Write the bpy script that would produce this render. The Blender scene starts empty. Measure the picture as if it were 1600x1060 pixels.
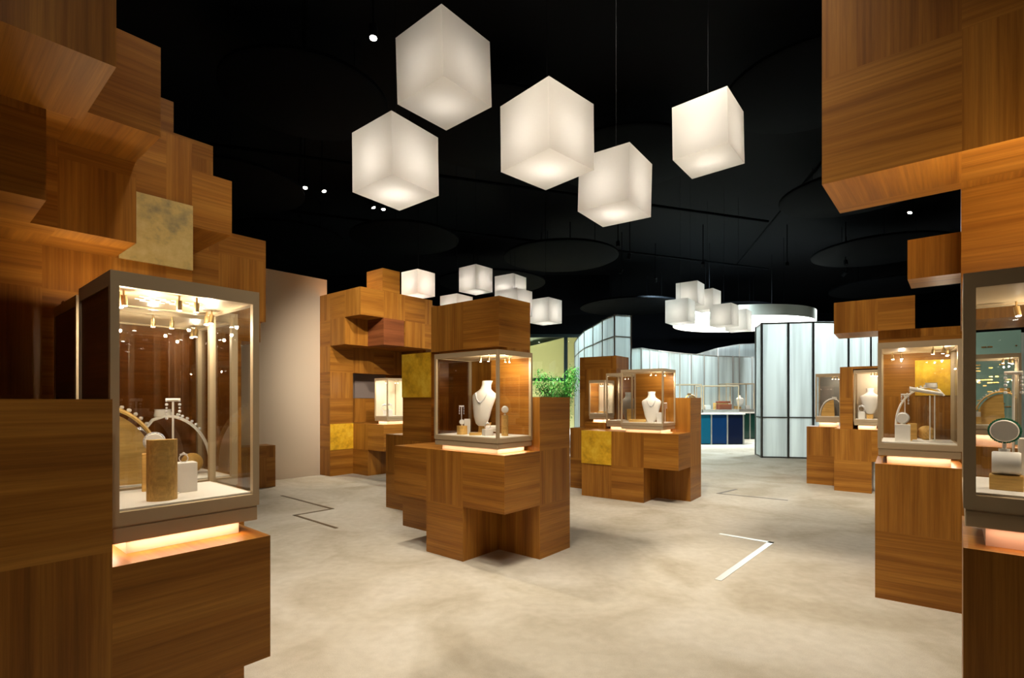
import bpy, math, random
from mathutils import Vector, Matrix
from math import sin, cos, pi, radians
random.seed(7)
SC = bpy.context.scene
COL = SC.collection
M = 0.45                      # the module of the wooden blocks, metres

# ---------------------------------------------------------------- camera, world, exposure
cam_d = bpy.data.cameras.new('camera'); cam = bpy.data.objects.new('camera', cam_d); COL.objects.link(cam)
cam.location = (0, 0, 2.96 * M); cam.rotation_euler = (pi / 2, 0, 0)
cam_d.sensor_width = 36; cam_d.lens = 18.0; cam_d.shift_y = 94 / 1600; cam_d.clip_end = 100
cam_d.clip_start = 0.05
SC.camera = cam
w = bpy.data.worlds.new('world'); SC.world = w; w.use_nodes = True
w.node_tree.nodes['Background'].inputs[0].default_value = (0.35, 0.42, 0.6, 1)
w.node_tree.nodes['Background'].inputs[1].default_value = 0.02
SC.view_settings.view_transform = 'Standard'; SC.view_settings.look = 'None'
SC.view_settings.gamma = 1.0; SC.view_settings.use_curve_mapping = False
SC.view_settings.exposure = 0.0
SC.cycles.max_bounces = 10; SC.cycles.transparent_max_bounces = 24
SC.cycles.diffuse_bounces = 5; SC.cycles.glossy_bounces = 4; SC.cycles.transmission_bounces = 6
SC.cycles.caustics_reflective = False; SC.cycles.caustics_refractive = False

def spot_light(loc, target, power, angle=60, col=(1.0, 0.84, 0.66), blend=0.9, radius=0.05, parent=None):
    d = bpy.data.lights.new('spot_beam', 'SPOT'); d.energy = power; d.color = col
    d.spot_size = radians(angle); d.spot_blend = blend; d.shadow_soft_size = radius
    o = bpy.data.objects.new('spot_beam', d); COL.objects.link(o); o.location = loc
    o.rotation_euler = (Vector(target) - Vector(loc)).to_track_quat('-Z', 'Y').to_euler()
    if parent: o.parent = parent
    return o
def area_light(loc, rot, sx, sy, power, col, parent=None):
    d = bpy.data.lights.new('light_strip', 'AREA'); d.shape = 'RECTANGLE'; d.size = sx; d.size_y = sy
    d.energy = power; d.color = col
    o = bpy.data.objects.new('light_strip', d); COL.objects.link(o); o.location = loc; o.rotation_euler = rot
    if parent: o.parent = parent
    return o

WARM = (1.0, 0.80, 0.56); WARMW = (1.0, 0.88, 0.74); COOL = (0.66, 0.90, 1.0)
# ceiling spotlights: (x, y, target x, target y, target z, power, cone)
SPOTS = [
    (-1.41, 5.2, -1.2, 4.6, 0, 420, 75), (-3.6, 8.9, -2.9, 7.6, 0, 380, 70), (-3.35, 9.03, -1.9, 8.6, 0.6, 380, 65),
    (-2.7, 9.8, -1.0, 9.8, 1.0, 330, 60), (-2.5, 9.9, -2.0, 9.2, 1.6, 300, 60), (0.96, 13.9, 2.2, 11.5, 0, 350, 75),
    (0.8, 14.0, 0.8, 10.5, 0, 300, 75), (1.5, 13.2, 3.6, 11.3, 0, 300, 75), (7.9, 10.1, 5.6, 9.6, 1.0, 300, 70),
    (0.4, 0.6, 0.1, 3.9, 0.8, 190, 60), (1.0, 4.0, 2.4, 5.2, 0, 620, 85), (-0.6, 2.2, -0.3, 2.6, 0, 340, 75),  # from this row on: unseen spots added to light the room
    (.3, 2.4, .9, 2.9, 0, 420, 75), (3.6, 5.4, 3.2, 7.0, 0, 420, 80), (-1.9, 4.5, -1.8, 3.9, 0.0, 200, 70),
    (1.7, 4.5, 4.2, 7.4, 1.0, 330, 60), (0.2, 4.5, 2.1, 7.0, 1.0, 340, 55), (0.3, 1.2, -2.6, 4.4, 1.2, 80, 55),
    (-0.2, 4.4, -2.4, 9.0, 1.6, 1100, 40), (-1.2, 1.2, -2.4, 9.0, 1.8, 2200, 26), (0.2, -.6, -1.1, 1.6, 0.4, 170, 40), (1.0, 3.9, 2.6, 3.8, 0.6, 200, 50), (4.4, 4.4, 5.5, 5.9, 1.3, 420, 50),
]

# ---------------------------------------------------------------- materials
def new_mat(name):
    m = bpy.data.materials.new(name); m.use_nodes = True
    nt = m.node_tree; nt.nodes.clear()
    out = nt.nodes.new('ShaderNodeOutputMaterial'); return m, nt, out
def N(nt, t, **kw):
    n = nt.nodes.new(t)
    for k, v in kw.items():
        if k in n.inputs.keys(): n.inputs[k].default_value = v
        else: setattr(n, k, v)
    return n
def ramp(nt, stops):
    r = nt.nodes.new('ShaderNodeValToRGB'); e = r.color_ramp.elements
    while len(e) < len(stops): e.new(0.5)
    for i, (p, c) in enumerate(stops): e[i].position = p; e[i].color = (*c, 1)
    return r
def simple(name, col, rough=0.5, metal=0.0, spec=0.5, emit=None, estr=1.0):
    m, nt, out = new_mat(name)
    b = N(nt, 'ShaderNodeBsdfPrincipled'); b.inputs['Base Color'].default_value = (*col, 1)
    b.inputs['Roughness'].default_value = rough; b.inputs['Metallic'].default_value = metal
    b.inputs['Specular IOR Level'].default_value = spec
    if emit: b.inputs['Emission Color'].default_value = (*emit, 1); b.inputs['Emission Strength'].default_value = estr
    nt.links.new(b.outputs[0], out.inputs[0]); return m

def wood_mat(name, dark, mid, light, coords='UV', scale=(1, 1, 1), rough=0.42):
    m, nt, out = new_mat(name); L = nt.links.new
    tc = N(nt, 'ShaderNodeTexCoord'); src = tc.outputs['UV'] if coords == 'UV' else tc.outputs['Object']
    def noise(sc, detail=4, dist=0.0, nscale=1.0):
        mp = N(nt, 'ShaderNodeMapping'); mp.inputs['Scale'].default_value = sc; L(src, mp.inputs[0])
        n = N(nt, 'ShaderNodeTexNoise'); n.inputs['Scale'].default_value = nscale; n.inputs['Detail'].default_value = detail
        n.inputs['Distortion'].default_value = dist; L(mp.outputs[0], n.inputs['Vector']); return n
    s = scale
    n1 = noise((0.55 * s[0], 11 * s[1], 11 * s[2]), 3, 0.5); n2 = noise((1.6 * s[0], 85 * s[1], 85 * s[2]), 4, 0.25)
    n3 = noise((10 * s[0], 420 * s[1], 420 * s[2]), 2)
    r1 = ramp(nt, [(0.3, dark), (0.5, mid), (0.72, light)]); L(n1.outputs[0], r1.inputs[0])
    r2 = ramp(nt, [(0.3, (0.70, 0.67, 0.62)), (0.7, (1.16, 1.15, 1.13))]); L(n2.outputs[0], r2.inputs[0])
    r3 = ramp(nt, [(0.3, (0.84, 0.82, 0.8)), (0.6, (1, 1, 1))]); L(n3.outputs[0], r3.inputs[0])
    mx = N(nt, 'ShaderNodeMix', data_type='RGBA', blend_type='MULTIPLY'); mx.inputs[0].default_value = 0.85
    L(r1.outputs[0], mx.inputs[6]); L(r2.outputs[0], mx.inputs[7])
    mx2 = N(nt, 'ShaderNodeMix', data_type='RGBA', blend_type='MULTIPLY'); mx2.inputs[0].default_value = 0.8
    L(mx.outputs[2], mx2.inputs[6]); L(r3.outputs[0], mx2.inputs[7])
    b = N(nt, 'ShaderNodeBsdfPrincipled'); L(mx2.outputs[2], b.inputs['Base Color'])
    b.inputs['Roughness'].default_value = rough; b.inputs['Specular IOR Level'].default_value = 0.3
    bp = N(nt, 'ShaderNodeBump'); bp.inputs['Strength'].default_value = 0.08; bp.inputs['Distance'].default_value = 0.002
    L(n3.outputs[0], bp.inputs['Height']); L(bp.outputs[0], b.inputs['Normal'])
    L(b.outputs[0], out.inputs[0]); return m

WOOD = wood_mat('teak_veneer', (0.232, 0.086, 0.010), (0.34, 0.140, 0.018), (0.445, 0.200, 0.032))
WOODR = wood_mat('reddish_veneer', (0.15, 0.045, 0.015), (0.22, 0.07, 0.024), (0.28, 0.095, 0.034))
WOODP = wood_mat('oak_prop', (0.58, 0.33, 0.08), (0.72, 0.44, 0.13), (0.80, 0.53, 0.19), 'OBJ', (2, 2, 0.5), 0.5)
WOODDK = wood_mat('dark_brown_panel', (0.10, 0.036, 0.010), (0.14, 0.05, 0.014), (0.18, 0.065, 0.02))

def gold_mat(name, a, b_, c, metal=0.3):
    m, nt, out = new_mat(name); L = nt.links.new
    tc = N(nt, 'ShaderNodeTexCoord')
    n = N(nt, 'ShaderNodeTexNoise'); n.inputs['Scale'].default_value = 7; n.inputs['Detail'].default_value = 8; n.inputs['Roughness'].default_value = 0.65
    L(tc.outputs['Object'], n.inputs['Vector'])
    r = ramp(nt, [(0.3, a), (0.5, b_), (0.68, c)]); L(n.outputs[0], r.inputs[0])
    b = N(nt, 'ShaderNodeBsdfPrincipled'); L(r.outputs[0], b.inputs['Base Color'])
    b.inputs['Metallic'].default_value = metal; b.inputs['Roughness'].default_value = 0.42
    bp = N(nt, 'ShaderNodeBump'); bp.inputs['Strength'].default_value = 0.25; bp.inputs['Distance'].default_value = 0.004
    L(n.outputs[0], bp.inputs['Height']); L(bp.outputs[0], b.inputs['Normal'])
    L(b.outputs[0], out.inputs[0]); return m
GOLD = gold_mat('gold_leaf', (0.52, 0.27, 0.015), (0.85, 0.50, 0.025), (0.98, 0.68, 0.07))
GOLDOLD = gold_mat('aged_gold_leaf', (0.22, 0.2, 0.13), (0.62, 0.46, 0.17), (0.75, 0.6, 0.28))

def carpet_mat():
    m, nt, out = new_mat('cream_carpet'); L = nt.links.new
    tc = N(nt, 'ShaderNodeTexCoord')
    a = N(nt, 'ShaderNodeTexNoise'); a.inputs['Scale'].default_value = 1.1; a.inputs['Detail'].default_value = 5; a.inputs['Distortion'].default_value = 1.2
    b2 = N(nt, 'ShaderNodeTexNoise'); b2.inputs['Scale'].default_value = 260; b2.inputs['Detail'].default_value = 2
    c2 = N(nt, 'ShaderNodeTexNoise'); c2.inputs['Scale'].default_value = 14; c2.inputs['Detail'].default_value = 4
    for x in (a, b2, c2): L(tc.outputs['Object'], x.inputs['Vector'])
    r = ramp(nt, [(0.33, (0.45, 0.40, 0.31)), (0.5, (0.545, 0.50, 0.41)), (0.68, (0.605, 0.565, 0.485))]); L(a.outputs[0], r.inputs[0])
    r2 = ramp(nt, [(0.3, (0.89, 0.88, 0.86)), (0.68, (1.04, 1.04, 1.04))]); L(c2.outputs[0], r2.inputs[0])
    r3 = ramp(nt, [(0.3, (0.78, 0.77, 0.75)), (0.65, (1.05, 1.05, 1.05))]); L(b2.outputs[0], r3.inputs[0])
    mx = N(nt, 'ShaderNodeMix', data_type='RGBA', blend_type='MULTIPLY'); mx.inputs[0].default_value = 0.8
    L(r.outputs[0], mx.inputs[6]); L(r2.outputs[0], mx.inputs[7])
    mx2 = N(nt, 'ShaderNodeMix', data_type='RGBA', blend_type='MULTIPLY'); mx2.inputs[0].default_value = 0.7
    L(mx.outputs[2], mx2.inputs[6]); L(r3.outputs[0], mx2.inputs[7])
    b = N(nt, 'ShaderNodeBsdfPrincipled'); L(mx2.outputs[2], b.inputs['Base Color'])
    b.inputs['Roughness'].default_value = 0.95; b.inputs['Specular IOR Level'].default_value = 0.1
    bp = N(nt, 'ShaderNodeBump'); bp.inputs['Strength'].default_value = 0.5; bp.inputs['Distance'].default_value = 0.01
    L(b2.outputs[0], bp.inputs['Height']); L(bp.outputs[0], b.inputs['Normal'])
    L(b.outputs[0], out.inputs[0]); return m
CARPET = carpet_mat()

def glass_mat(name, tint, extra=0.0):
    m, nt, out = new_mat(name); L = nt.links.new
    t = N(nt, 'ShaderNodeBsdfTransparent'); t.inputs[0].default_value = (*tint, 1)
    g = N(nt, 'ShaderNodeBsdfGlossy'); g.inputs['Roughness'].default_value = 0.0
    f = N(nt, 'ShaderNodeLayerWeight'); pw = N(nt, 'ShaderNodeMath', operation='POWER'); pw.inputs[1].default_value = 5.0
    L(f.outputs['Facing'], pw.inputs[0]); f.inputs['Blend'].default_value = 0.5
    ma = N(nt, 'ShaderNodeMath', operation='MULTIPLY_ADD'); ma.inputs[1].default_value = 0.92; ma.inputs[2].default_value = 0.075 + extra
    L(pw.outputs[0], ma.inputs[0])
    mx = N(nt, 'ShaderNodeMixShader'); L(ma.outputs[0], mx.inputs[0]); L(t.outputs[0], mx.inputs[1]); L(g.outputs[0], mx.inputs[2])
    L(mx.outputs[0], out.inputs[0]); return m
GLASS = glass_mat('clear_glass', (0.96, 0.97, 0.96))
GLASSD = glass_mat('dark_reflect_glass', (0.62, 0.52, 0.46), 0.06)  # dark tint and stronger mirror stand in for dark reflections

def frosted(name, col, tr, rough=0.25, streak=False):
    m, nt, out = new_mat(name); L = nt.links.new
    d = N(nt, 'ShaderNodeBsdfDiffuse'); d.inputs[0].default_value = (*col, 1)
    t = N(nt, 'ShaderNodeBsdfTranslucent'); t.inputs[0].default_value = (*col, 1)
    if streak:
        tc0 = N(nt, 'ShaderNodeTexCoord'); mp0 = N(nt, 'ShaderNodeMapping'); mp0.inputs['Scale'].default_value = (5, 5, 0.25); L(tc0.outputs['Object'], mp0.inputs[0])
        n0 = N(nt, 'ShaderNodeTexNoise'); n0.inputs['Scale'].default_value = 1.0; n0.inputs['Detail'].default_value = 3; L(mp0.outputs[0], n0.inputs['Vector'])
        r0 = ramp(nt, [(0.3, tuple(c * .62 for c in col)), (0.62, col)]); L(n0.outputs[0], r0.inputs[0]); L(r0.outputs[0], d.inputs[0]); L(r0.outputs[0], t.inputs[0])
    g = N(nt, 'ShaderNodeBsdfGlossy'); g.inputs['Roughness'].default_value = rough
    tc = N(nt, 'ShaderNodeTexCoord'); mp = N(nt, 'ShaderNodeMapping'); mp.inputs['Scale'].default_value = (60, 60, 0.3)
    n = N(nt, 'ShaderNodeTexNoise'); n.inputs['Scale'].default_value = 1.0
    L(tc.outputs['Object'], mp.inputs[0]); L(mp.outputs[0], n.inputs['Vector'])
    bp = N(nt, 'ShaderNodeBump'); bp.inputs['Strength'].default_value = 0.3; bp.inputs['Distance'].default_value = 0.01
    L(n.outputs[0], bp.inputs['Height']); L(bp.outputs[0], g.inputs['Normal'])
    m1 = N(nt, 'ShaderNodeMixShader'); m1.inputs[0].default_value = tr; L(d.outputs[0], m1.inputs[1]); L(t.outputs[0], m1.inputs[2])
    m2 = N(nt, 'ShaderNodeMixShader'); m2.inputs[0].default_value = 0.10; L(m1.outputs[0], m2.inputs[1]); L(g.outputs[0], m2.inputs[2])
    L(m2.outputs[0], out.inputs[0]); return m
FLUTED = frosted('fluted_pale_glass', (0.80, 0.88, 0.85), 0.62, streak=True)
ACRYL = frosted('opal_acrylic', (0.93, 0.91, 0.87), 0.88, 0.4)
BRONZE = simple('bronze_metal', (0.50, 0.385, 0.24), 0.45, 0.3)
DARKBR = simple('dark_bronze', (0.07, 0.055, 0.045), 0.5, 0.4)
STEEL = simple('brushed_steel', (0.42, 0.40, 0.36), 0.35, 0.8)
BRASS = simple('brass_spot_metal', (0.62, 0.43, 0.20), 0.3, 0.9)
LEATHER = simple('white_leather', (0.80, 0.76, 0.70), 0.6)
DECK = simple('cream_display_deck', (0.80, 0.76, 0.69), 0.7)
BEIGE = simple('beige_lacquer', (0.50, 0.385, 0.235), 0.35)
CREAM = simple('cream_panel', (0.72, 0.65, 0.52), 0.6)
PLINTHM = simple('blush_plinth', (0.66, 0.47, 0.35), 0.6)
SILVER = simple('diamond_silver', (0.9, 0.9, 0.93), 0.25, 0.35)
EMERALD = simple('green_gems', (0.04, 0.22, 0.13), 0.1, 0.3)
GOLDM = simple('yellow_gold', (0.9, 0.62, 0.22), 0.2, 1.0)
BLACK = simple('black_paint', (0.004, 0.0045, 0.006), 0.9, 0, 0.1)
DISCM = simple('dark_acoustic_felt', (0.0009, 0.0013, 0.0022), 0.8, 0, 0.05)
PLASTER = simple('cream_plaster', (0.62, 0.52, 0.40), 0.9, 0, 0.2)
LENS = simple('glowing_lens', (1, 1, 1), 0.5, 0, 0.5, (1, 0.93, 0.82), 30)
BULB = simple('lamp_bulb', (1, 1, 1), 0.5, 0, 0.5, (1, 0.86, 0.70), 4)
PANELW = simple('glowing_white_membrane', (0.9, 0.9, 0.9), 0.6, 0, 0.3, (1, 0.98, 0.95), 4.5)
RIMM = simple('grey_rim', (0.55, 0.55, 0.48), 0.8)
BLUE1 = simple('teal_lacquer', (0.004, 0.10, 0.17), 0.25, 0, .15)
BLUE2 = simple('blue_lacquer', (0.002, 0.028, 0.10), 0.25, 0, .15)
BLUE3 = simple('navy_lacquer', (0.002, 0.006, 0.025), 0.25, 0, .15)
GREEN = simple('dark_green_lacquer', (0.004, 0.03, 0.02), 0.2)
TURQ = simple('turquoise_lacquer', (0.17, 0.30, 0.27), 0.5)
GREYP = simple('grey_panel', (0.17, 0.165, 0.15), 0.6)
GREYV = simple('mauve_grey_panel', (0.20, 0.16, 0.14), 0.6)
JEWELB = simple('polished_mahogany', (0.26, 0.06, 0.018), 0.15)
LEAF = simple('bamboo_leaf', (0.07, 0.30, 0.03), 0.5)
STEMM = simple('bamboo_stem', (0.16, 0.20, 0.06), 0.6)
WINF = simple('dark_teal_window_frame', (0.012, 0.03, 0.035), 0.5)
TENT = simple('yellow_green_canvas', (0.66, 0.66, 0.34), 0.9)
TENT2 = simple('pale_green_canvas', (0.66, 0.78, 0.66), 0.9)

# ---------------------------------------------------------------- mesh builder
class MB:
    def __init__(s): s.v = []; s.f = []; s.uv = []
    def face(s, pts, uv=None):
        b = len(s.v); s.v += [tuple(p) for p in pts]; s.f.append(tuple(range(b, b + len(pts))))
        s.uv.append(uv or [(p[0] + p[1], p[2]) for p in pts])
    def box(s, x0, x1, y0, y1, z0, z1):
        P = [(x, y, z) for z in (z0, z1) for y in (y0, y1) for x in (x0, x1)]
        for q in ((0, 2, 3, 1), (4, 5, 7, 6), (0, 1, 5, 4), (1, 3, 7, 5), (3, 2, 6, 7), (2, 0, 4, 6)):
            s.face([P[i] for i in q])
        return s
    def loft(s, rings, cap=True, closed=True):
        b = len(s.v); n = len(rings[0])
        for r in rings: s.v += [tuple(p) for p in r]
        for i in range(len(rings) - 1):
            for j in range(n if closed else n - 1):
                k = (j + 1) % n
                q = (b + i * n + j, b + i * n + k, b + (i + 1) * n + k, b + (i + 1) * n + j)
                s.f.append(q); s.uv.append([(s.v[t][0] + s.v[t][1], s.v[t][2]) for t in q])
        if cap:
            for q in (tuple(b + j for j in reversed(range(n))), tuple(b + (len(rings) - 1) * n + j for j in range(n))):
                s.f.append(q); s.uv.append([(s.v[t][0], s.v[t][1]) for t in q])
        return s
    def tube(s, pts, r, n=8, r2=None):
        rings = []
        for i, p in enumerate(pts):
            p = Vector(p); a = Vector(pts[max(0, i - 1)]); c = Vector(pts[min(len(pts) - 1, i + 1)])
            d = (c - a).normalized(); u = d.orthogonal().normalized() if i == 0 else (pu - d * pu.dot(d)).normalized()
            pu = u; vv = d.cross(u)
            rr = r if r2 is None else r + (r2 - r) * i / (len(pts) - 1)
            rings.append([p + (u * cos(2 * pi * k / n) + vv * sin(2 * pi * k / n)) * rr for k in range(n)])
        return s.loft(rings)
    def lathe(s, prof, n=24, c=(0, 0, 0), axis='z'):
        rings = []
        for r, z in prof:
            ring = []
            for k in range(n):
                a = 2 * pi * k / n; x, y = r * cos(a), r * sin(a)
                ring.append((c[0] + x, c[1] + y, c[2] + z) if axis == 'z' else (c[0] + z, c[1] + x, c[2] + y) if axis == 'x' else (c[0] + y, c[1] + z, c[2] + x))
            rings.append(ring)
        return s.loft(rings)
    def ball(s, c, r, n=6):
        rings = []
        for i in range(1, n):
            t = pi * i / n
            rings.append([(c[0] + r * sin(t) * cos(2 * pi * k / n), c[1] + r * sin(t) * sin(2 * pi * k / n), c[2] - r * cos(t)) for k in range(n)])
        return s.loft(rings)
    def extrude(s, poly, y0, y1, ax='y'):
        f = (lambda p, y: (p[0], y, p[1])) if ax == 'y' else (lambda p, y: (p[0], p[1], y))
        return s.loft([[f(p, y0) for p in poly], [f(p, y1) for p in poly]])
    def build(s, name, mat, parent=None, smooth=False, bevel=0.0, loc=None, rz=None):
        me = bpy.data.meshes.new(name); me.from_pydata(s.v, [], s.f)
        uvl = me.uv_layers.new(name='UVMap'); i = 0
        for u in s.uv:
            for c in u: uvl.data[i].uv = c; i += 1
        me.materials.append(mat)
        import bmesh
        bm = bmesh.new(); bm.from_mesh(me); bmesh.ops.remove_doubles(bm, verts=bm.verts, dist=1e-6)
        bmesh.ops.recalc_face_normals(bm, faces=bm.faces)
        bm.to_mesh(me); bm.free()
        if smooth:
            for p in me.polygons: p.use_smooth = True
            me.set_sharp_from_angle(angle=radians(40))
        o = bpy.data.objects.new(name, me); COL.objects.link(o)
        if parent: o.parent = parent
        if loc is not None: o.location = loc
        if rz is not None: o.rotation_euler = (0, 0, rz)
        if bevel:
            b = o.modifiers.new('bevel', 'BEVEL'); b.width = bevel; b.segments = 2; b.limit_method = 'ANGLE'
        return o

def tag(o, label, cat, group=None):
    o['label'] = label; o['category'] = cat
    if group: o['group'] = group
    return o
def empty(name, loc, rz=0.0, label=None, cat=None, group=None):
    o = bpy.data.objects.new(name, None); COL.objects.link(o); o.location = loc; o.rotation_euler = (0, 0, rz)
    o.empty_display_size = 0.1
    if label: tag(o, label, cat, group)
    return o
def structure(o): o['kind'] = 'structure'; return o

def wood_faces(mb, R0, R1, L0, L1, z0, z1, off=(0, 0, 0)):
    """A block of the module grid; every face is cut on the grid and each panel gets its own grain direction."""
    def cuts(a, b):
        c = [a]; k = math.floor(a + 0.12) + 1
        while k < b - 0.12: c.append(k); k += 1
        return c + [b]
    def panel(P, U, V, u0, u1, v0, v1, key):
        par = (math.floor(u0 + .06) + math.floor(v0 + .06) + key) % 2
        ou, ov = random.uniform(0, 50), random.uniform(0, 50)
        c = [(u0, v0), (u1, v0), (u1, v1), (u0, v1)]
        uv = [((u if par else v) * M + ou, (v if par else u) * M + ov) for u, v in c]
        mb.face([P(u, v) for u, v in c], uv)
    o = off
    W = lambda a, b, c: ((a - o[0]) * M, (b - o[1]) * M, (c - o[2]) * M)
    for Rv, key in ((R0, 0), (R1, 1)):
        for i, (a, b) in enumerate(zip(cuts(L0, L1), cuts(L0, L1)[1:])):
            for c, d in zip(cuts(z0, z1), cuts(z0, z1)[1:]): panel(lambda u, v: W(Rv, u, v), 0, 0, a, b, c, d, key)
    for Lv, key in ((L0, 0), (L1, 1)):
        for a, b in zip(cuts(R0, R1), cuts(R0, R1)[1:]):
            for c, d in zip(cuts(z0, z1), cuts(z0, z1)[1:]): panel(lambda u, v: W(u, Lv, v), 0, 0, a, b, c, d, key + 1)
    for Zv, key in ((z0, 0), (z1, 1)):
        for a, b in zip(cuts(R0, R1), cuts(R0, R1)[1:]):
            for c, d in zip(cuts(L0, L1), cuts(L0, L1)[1:]): panel(lambda u, v: W(u, v, Zv), 0, 0, a, b, c, d, key)

class Frame:
    """A unit's own grid: x = away-right, y = away-left, both in modules."""
    def __init__(s, a, ox, oy): s.a = radians(90 - a); s.o = (ox, oy); s.c = cos(s.a); s.s = sin(s.a)
    def w(s, R, L, z=0.0):
        x, y = R * M, L * M
        return (s.o[0] + x * s.c - y * s.s, s.o[1] + x * s.s + y * s.c, z * M)

def wood_unit(fr, name, label, cat, blocks, golds=(), group=None, mats={}):
    """blocks: (part name, R0, R1, L0, L1, z0, z1). golds: (plane, value, a0, a1, z0, z1, material)."""
    b0 = blocks[0]; c = ((b0[1] + b0[2]) / 2, (b0[3] + b0[4]) / 2)
    root = empty(name, fr.w(c[0], c[1], 0), fr.a, label, cat, group)
    for b in blocks:
        mb = MB(); wood_faces(mb, *b[1:7], off=(c[0], c[1], 0))
        mb.build(b[0], b[7] if len(b) > 7 else WOOD, root)
    for pl, val, a0, a1, z0, z1, mt in golds:
        mb = MB(); t = 0.012
        if pl == 'R': mb.box((val - c[0]) * M - t, (val - c[0]) * M + 0.001, (a0 - c[1]) * M, (a1 - c[1]) * M, z0 * M, z1 * M)
        else: mb.box((a0 - c[0]) * M, (a1 - c[0]) * M, (val - c[1]) * M - t, (val - c[1]) * M + 0.001, z0 * M, z1 * M)
        o = mb.build('gold_panel' if 'gold' in mt.name else 'inset_panel', mt, root)
        o['label'] = 'square gold leaf panel' if 'gold' in mt.name else 'plain grey panel'
    return root

def spot_part(parent, x, y, z, tilt=(0, 0), sc=1.0, dim=False):
    m = MB(); m.tube([(x, y, z), (x, y, z - 0.02 * sc)], 0.003 * sc, 6)
    h = Vector((tilt[0], tilt[1], -1)).normalized(); a = Vector((x, y, z - 0.018 * sc)); b = a + h * 0.032 * sc
    m.tube([a, b], 0.0085 * sc, 10); s = m.build('spotlight', BRASS, parent, True)
    m = MB(); m.tube([b, b + h * 0.002], 0.0072 * sc, 10); m.build('lens', LENS, s)
    return b + h * 0.006, h

def case(fr, R0, R1, L0, L1, zb, zt, label, group=None, opaque={}, power=1.0, post=0.022, glow=(1, 0.74, 0.5), glowp=1.0,
         spots=4, slots=False, plinth=True, support=2.0, side='L', panels=(), band=0.045, dark_reflect=()):
    """Glass display case on a recessed plinth. opaque: {'R0'|'R1'|'L0'|'L1': material}."""
    c = ((R0 + R1) / 2, (L0 + L1) / 2)
    root = empty('display_case', fr.w(c[0], c[1], support), fr.a, label, 'display case', group or 'glass display cases on wooden plinths')
    X0, X1, Y0, Y1 = (R0 - c[0]) * M, (R1 - c[0]) * M, (L0 - c[1]) * M, (L1 - c[1]) * M
    zb = (zb - support) * M; zt = (zt - support) * M
    e = 0.004
    if plinth:
        q = MB().box(X0 + 0.05, X1 - 0.05, Y0 + 0.05, Y1 - 0.05, 0, zb); q.build('plinth', PLINTHM, root)
    MB().box(X0 + e, X1 - e, Y0 + e, Y1 - e, zb, zb + band * .95).build('base_plate', BRONZE, root, bevel=0.003)
    z1 = zb + band + 0.003; z2 = z1 + band * 0.8
    f = MB(); p = post
    f.box(X0 + .006, X1 - .006, Y0 + .006, Y1 - .006, zb + band * .95, z1)
    f.box(X0, X1, Y0, Y1, z1, z2)
    zc = zt - band * .9
    for xa in ((X0, X0 + p), (X1 - p, X1)):
        for ya in ((Y0, Y0 + p), (Y1 - p, Y1)): f.box(xa[0], xa[1], ya[0], ya[1], z2, zt)
    f.box(X0 + p, X1 - p, Y0, Y0 + p, zc, zt); f.box(X0 + p, X1 - p, Y1 - p, Y1, zc, zt)
    f.box(X0, X0 + p, Y0 + p, Y1 - p, zc, zt); f.box(X1 - p, X1, Y0 + p, Y1 - p, zc, zt)
    f.build('frame', BRONZE, root)
    MB().box(X0 + p, X1 - p, Y0 + p, Y1 - p, zc + .006, zt - .002).build('ceiling_panel', BEIGE, root)
    MB().box(X0 + p, X1 - p, Y0 + p, Y1 - p, z2, z2 + 0.006).build('deck', DECK, root)
    g = 0.004; zd = z2 + 0.006
    sides = {'R0': (X0 + .004, X0 + .004 + g, Y0 + p, Y1 - p), 'R1': (X1 - .004 - g, X1 - .004, Y0 + p, Y1 - p),
             'L0': (X0 + p, X1 - p, Y0 + .004, Y0 + .004 + g), 'L1': (X0 + p, X1 - p, Y1 - .004 - g, Y1 - .004)}
    for k, (a, b, cc, d) in sides.items():
        m = MB()
        if k in opaque: m.box(a, b, cc, d, z2, zc); m.build('back_panel', opaque[k], root)
        else:
            # one thin sheet per pane
            if k[0] == 'R': m.face([(a, cc, zd), (a, d, zd), (a, d, zc), (a, cc, zc)])
            else: m.face([(a, cc, zd), (b, cc, zd), (b, cc, zc), (a, cc, zc)])
            m.build('glass_pane', GLASSD if k in dark_reflect else GLASS, root)
    for (pl, t0, t1, mt) in panels:      # partial inner panel against the far side
        m = MB(); a, b, cc, d = sides[pl]
        if pl[0] == 'R': yy0, yy1 = cc + (d - cc) * t0, cc + (d - cc) * t1; m.box(a - .012, a - .004, yy0, yy1, zd, zc)
        else: xx0, xx1 = a + (b - a) * t0, a + (b - a) * t1; m.box(xx0, xx1, cc - .012, cc - .004, zd, zc)
        m.build('back_panel', mt, root)
    # spotlights in two pairs under the ceiling panel
    W_, D_ = X1 - X0, Y1 - Y0
    pos = [(0.12, 0.2), (0.12, 0.32), (0.45, 0.12), (0.57, 0.12), (0.88, 0.7), (0.88, 0.82)][:spots]
    lp = []
    for i, (u, v) in enumerate(pos):
        x, y = X0 + W_ * u, Y0 + D_ * v
        tl = ((0 - x) * 0.6, (0 - y) * 0.6)
        t, h = spot_part(root, x, y, zc + .006, tl)
        if i in (0, 2, 4): lp.append((t, h))
    for t, h in lp:
        d = bpy.data.lights.new('case_light', 'POINT'); d.energy = 7.5 * power / len(lp) * (W_ * D_ / 0.2); d.color = (1, 0.86, 0.66)
        d.shadow_soft_size = 0.006
        o = bpy.data.objects.new('case_light', d); COL.objects.link(o); o.parent = root; o.location = t
        o.rotation_euler = h.to_track_quat('-Z', 'Y').to_euler()
    if slots:
        m = MB()
        for i in range(5):
            for j in range(4):
                x, y = -0.10 + i * 0.045 + (j % 2) * .02, -0.04 + j * 0.028
                m.box(x, x + 0.03, y, y + 0.006, zc + .003, zc + .007)
        m.build('vent_slots', LEATHER, root)
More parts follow.
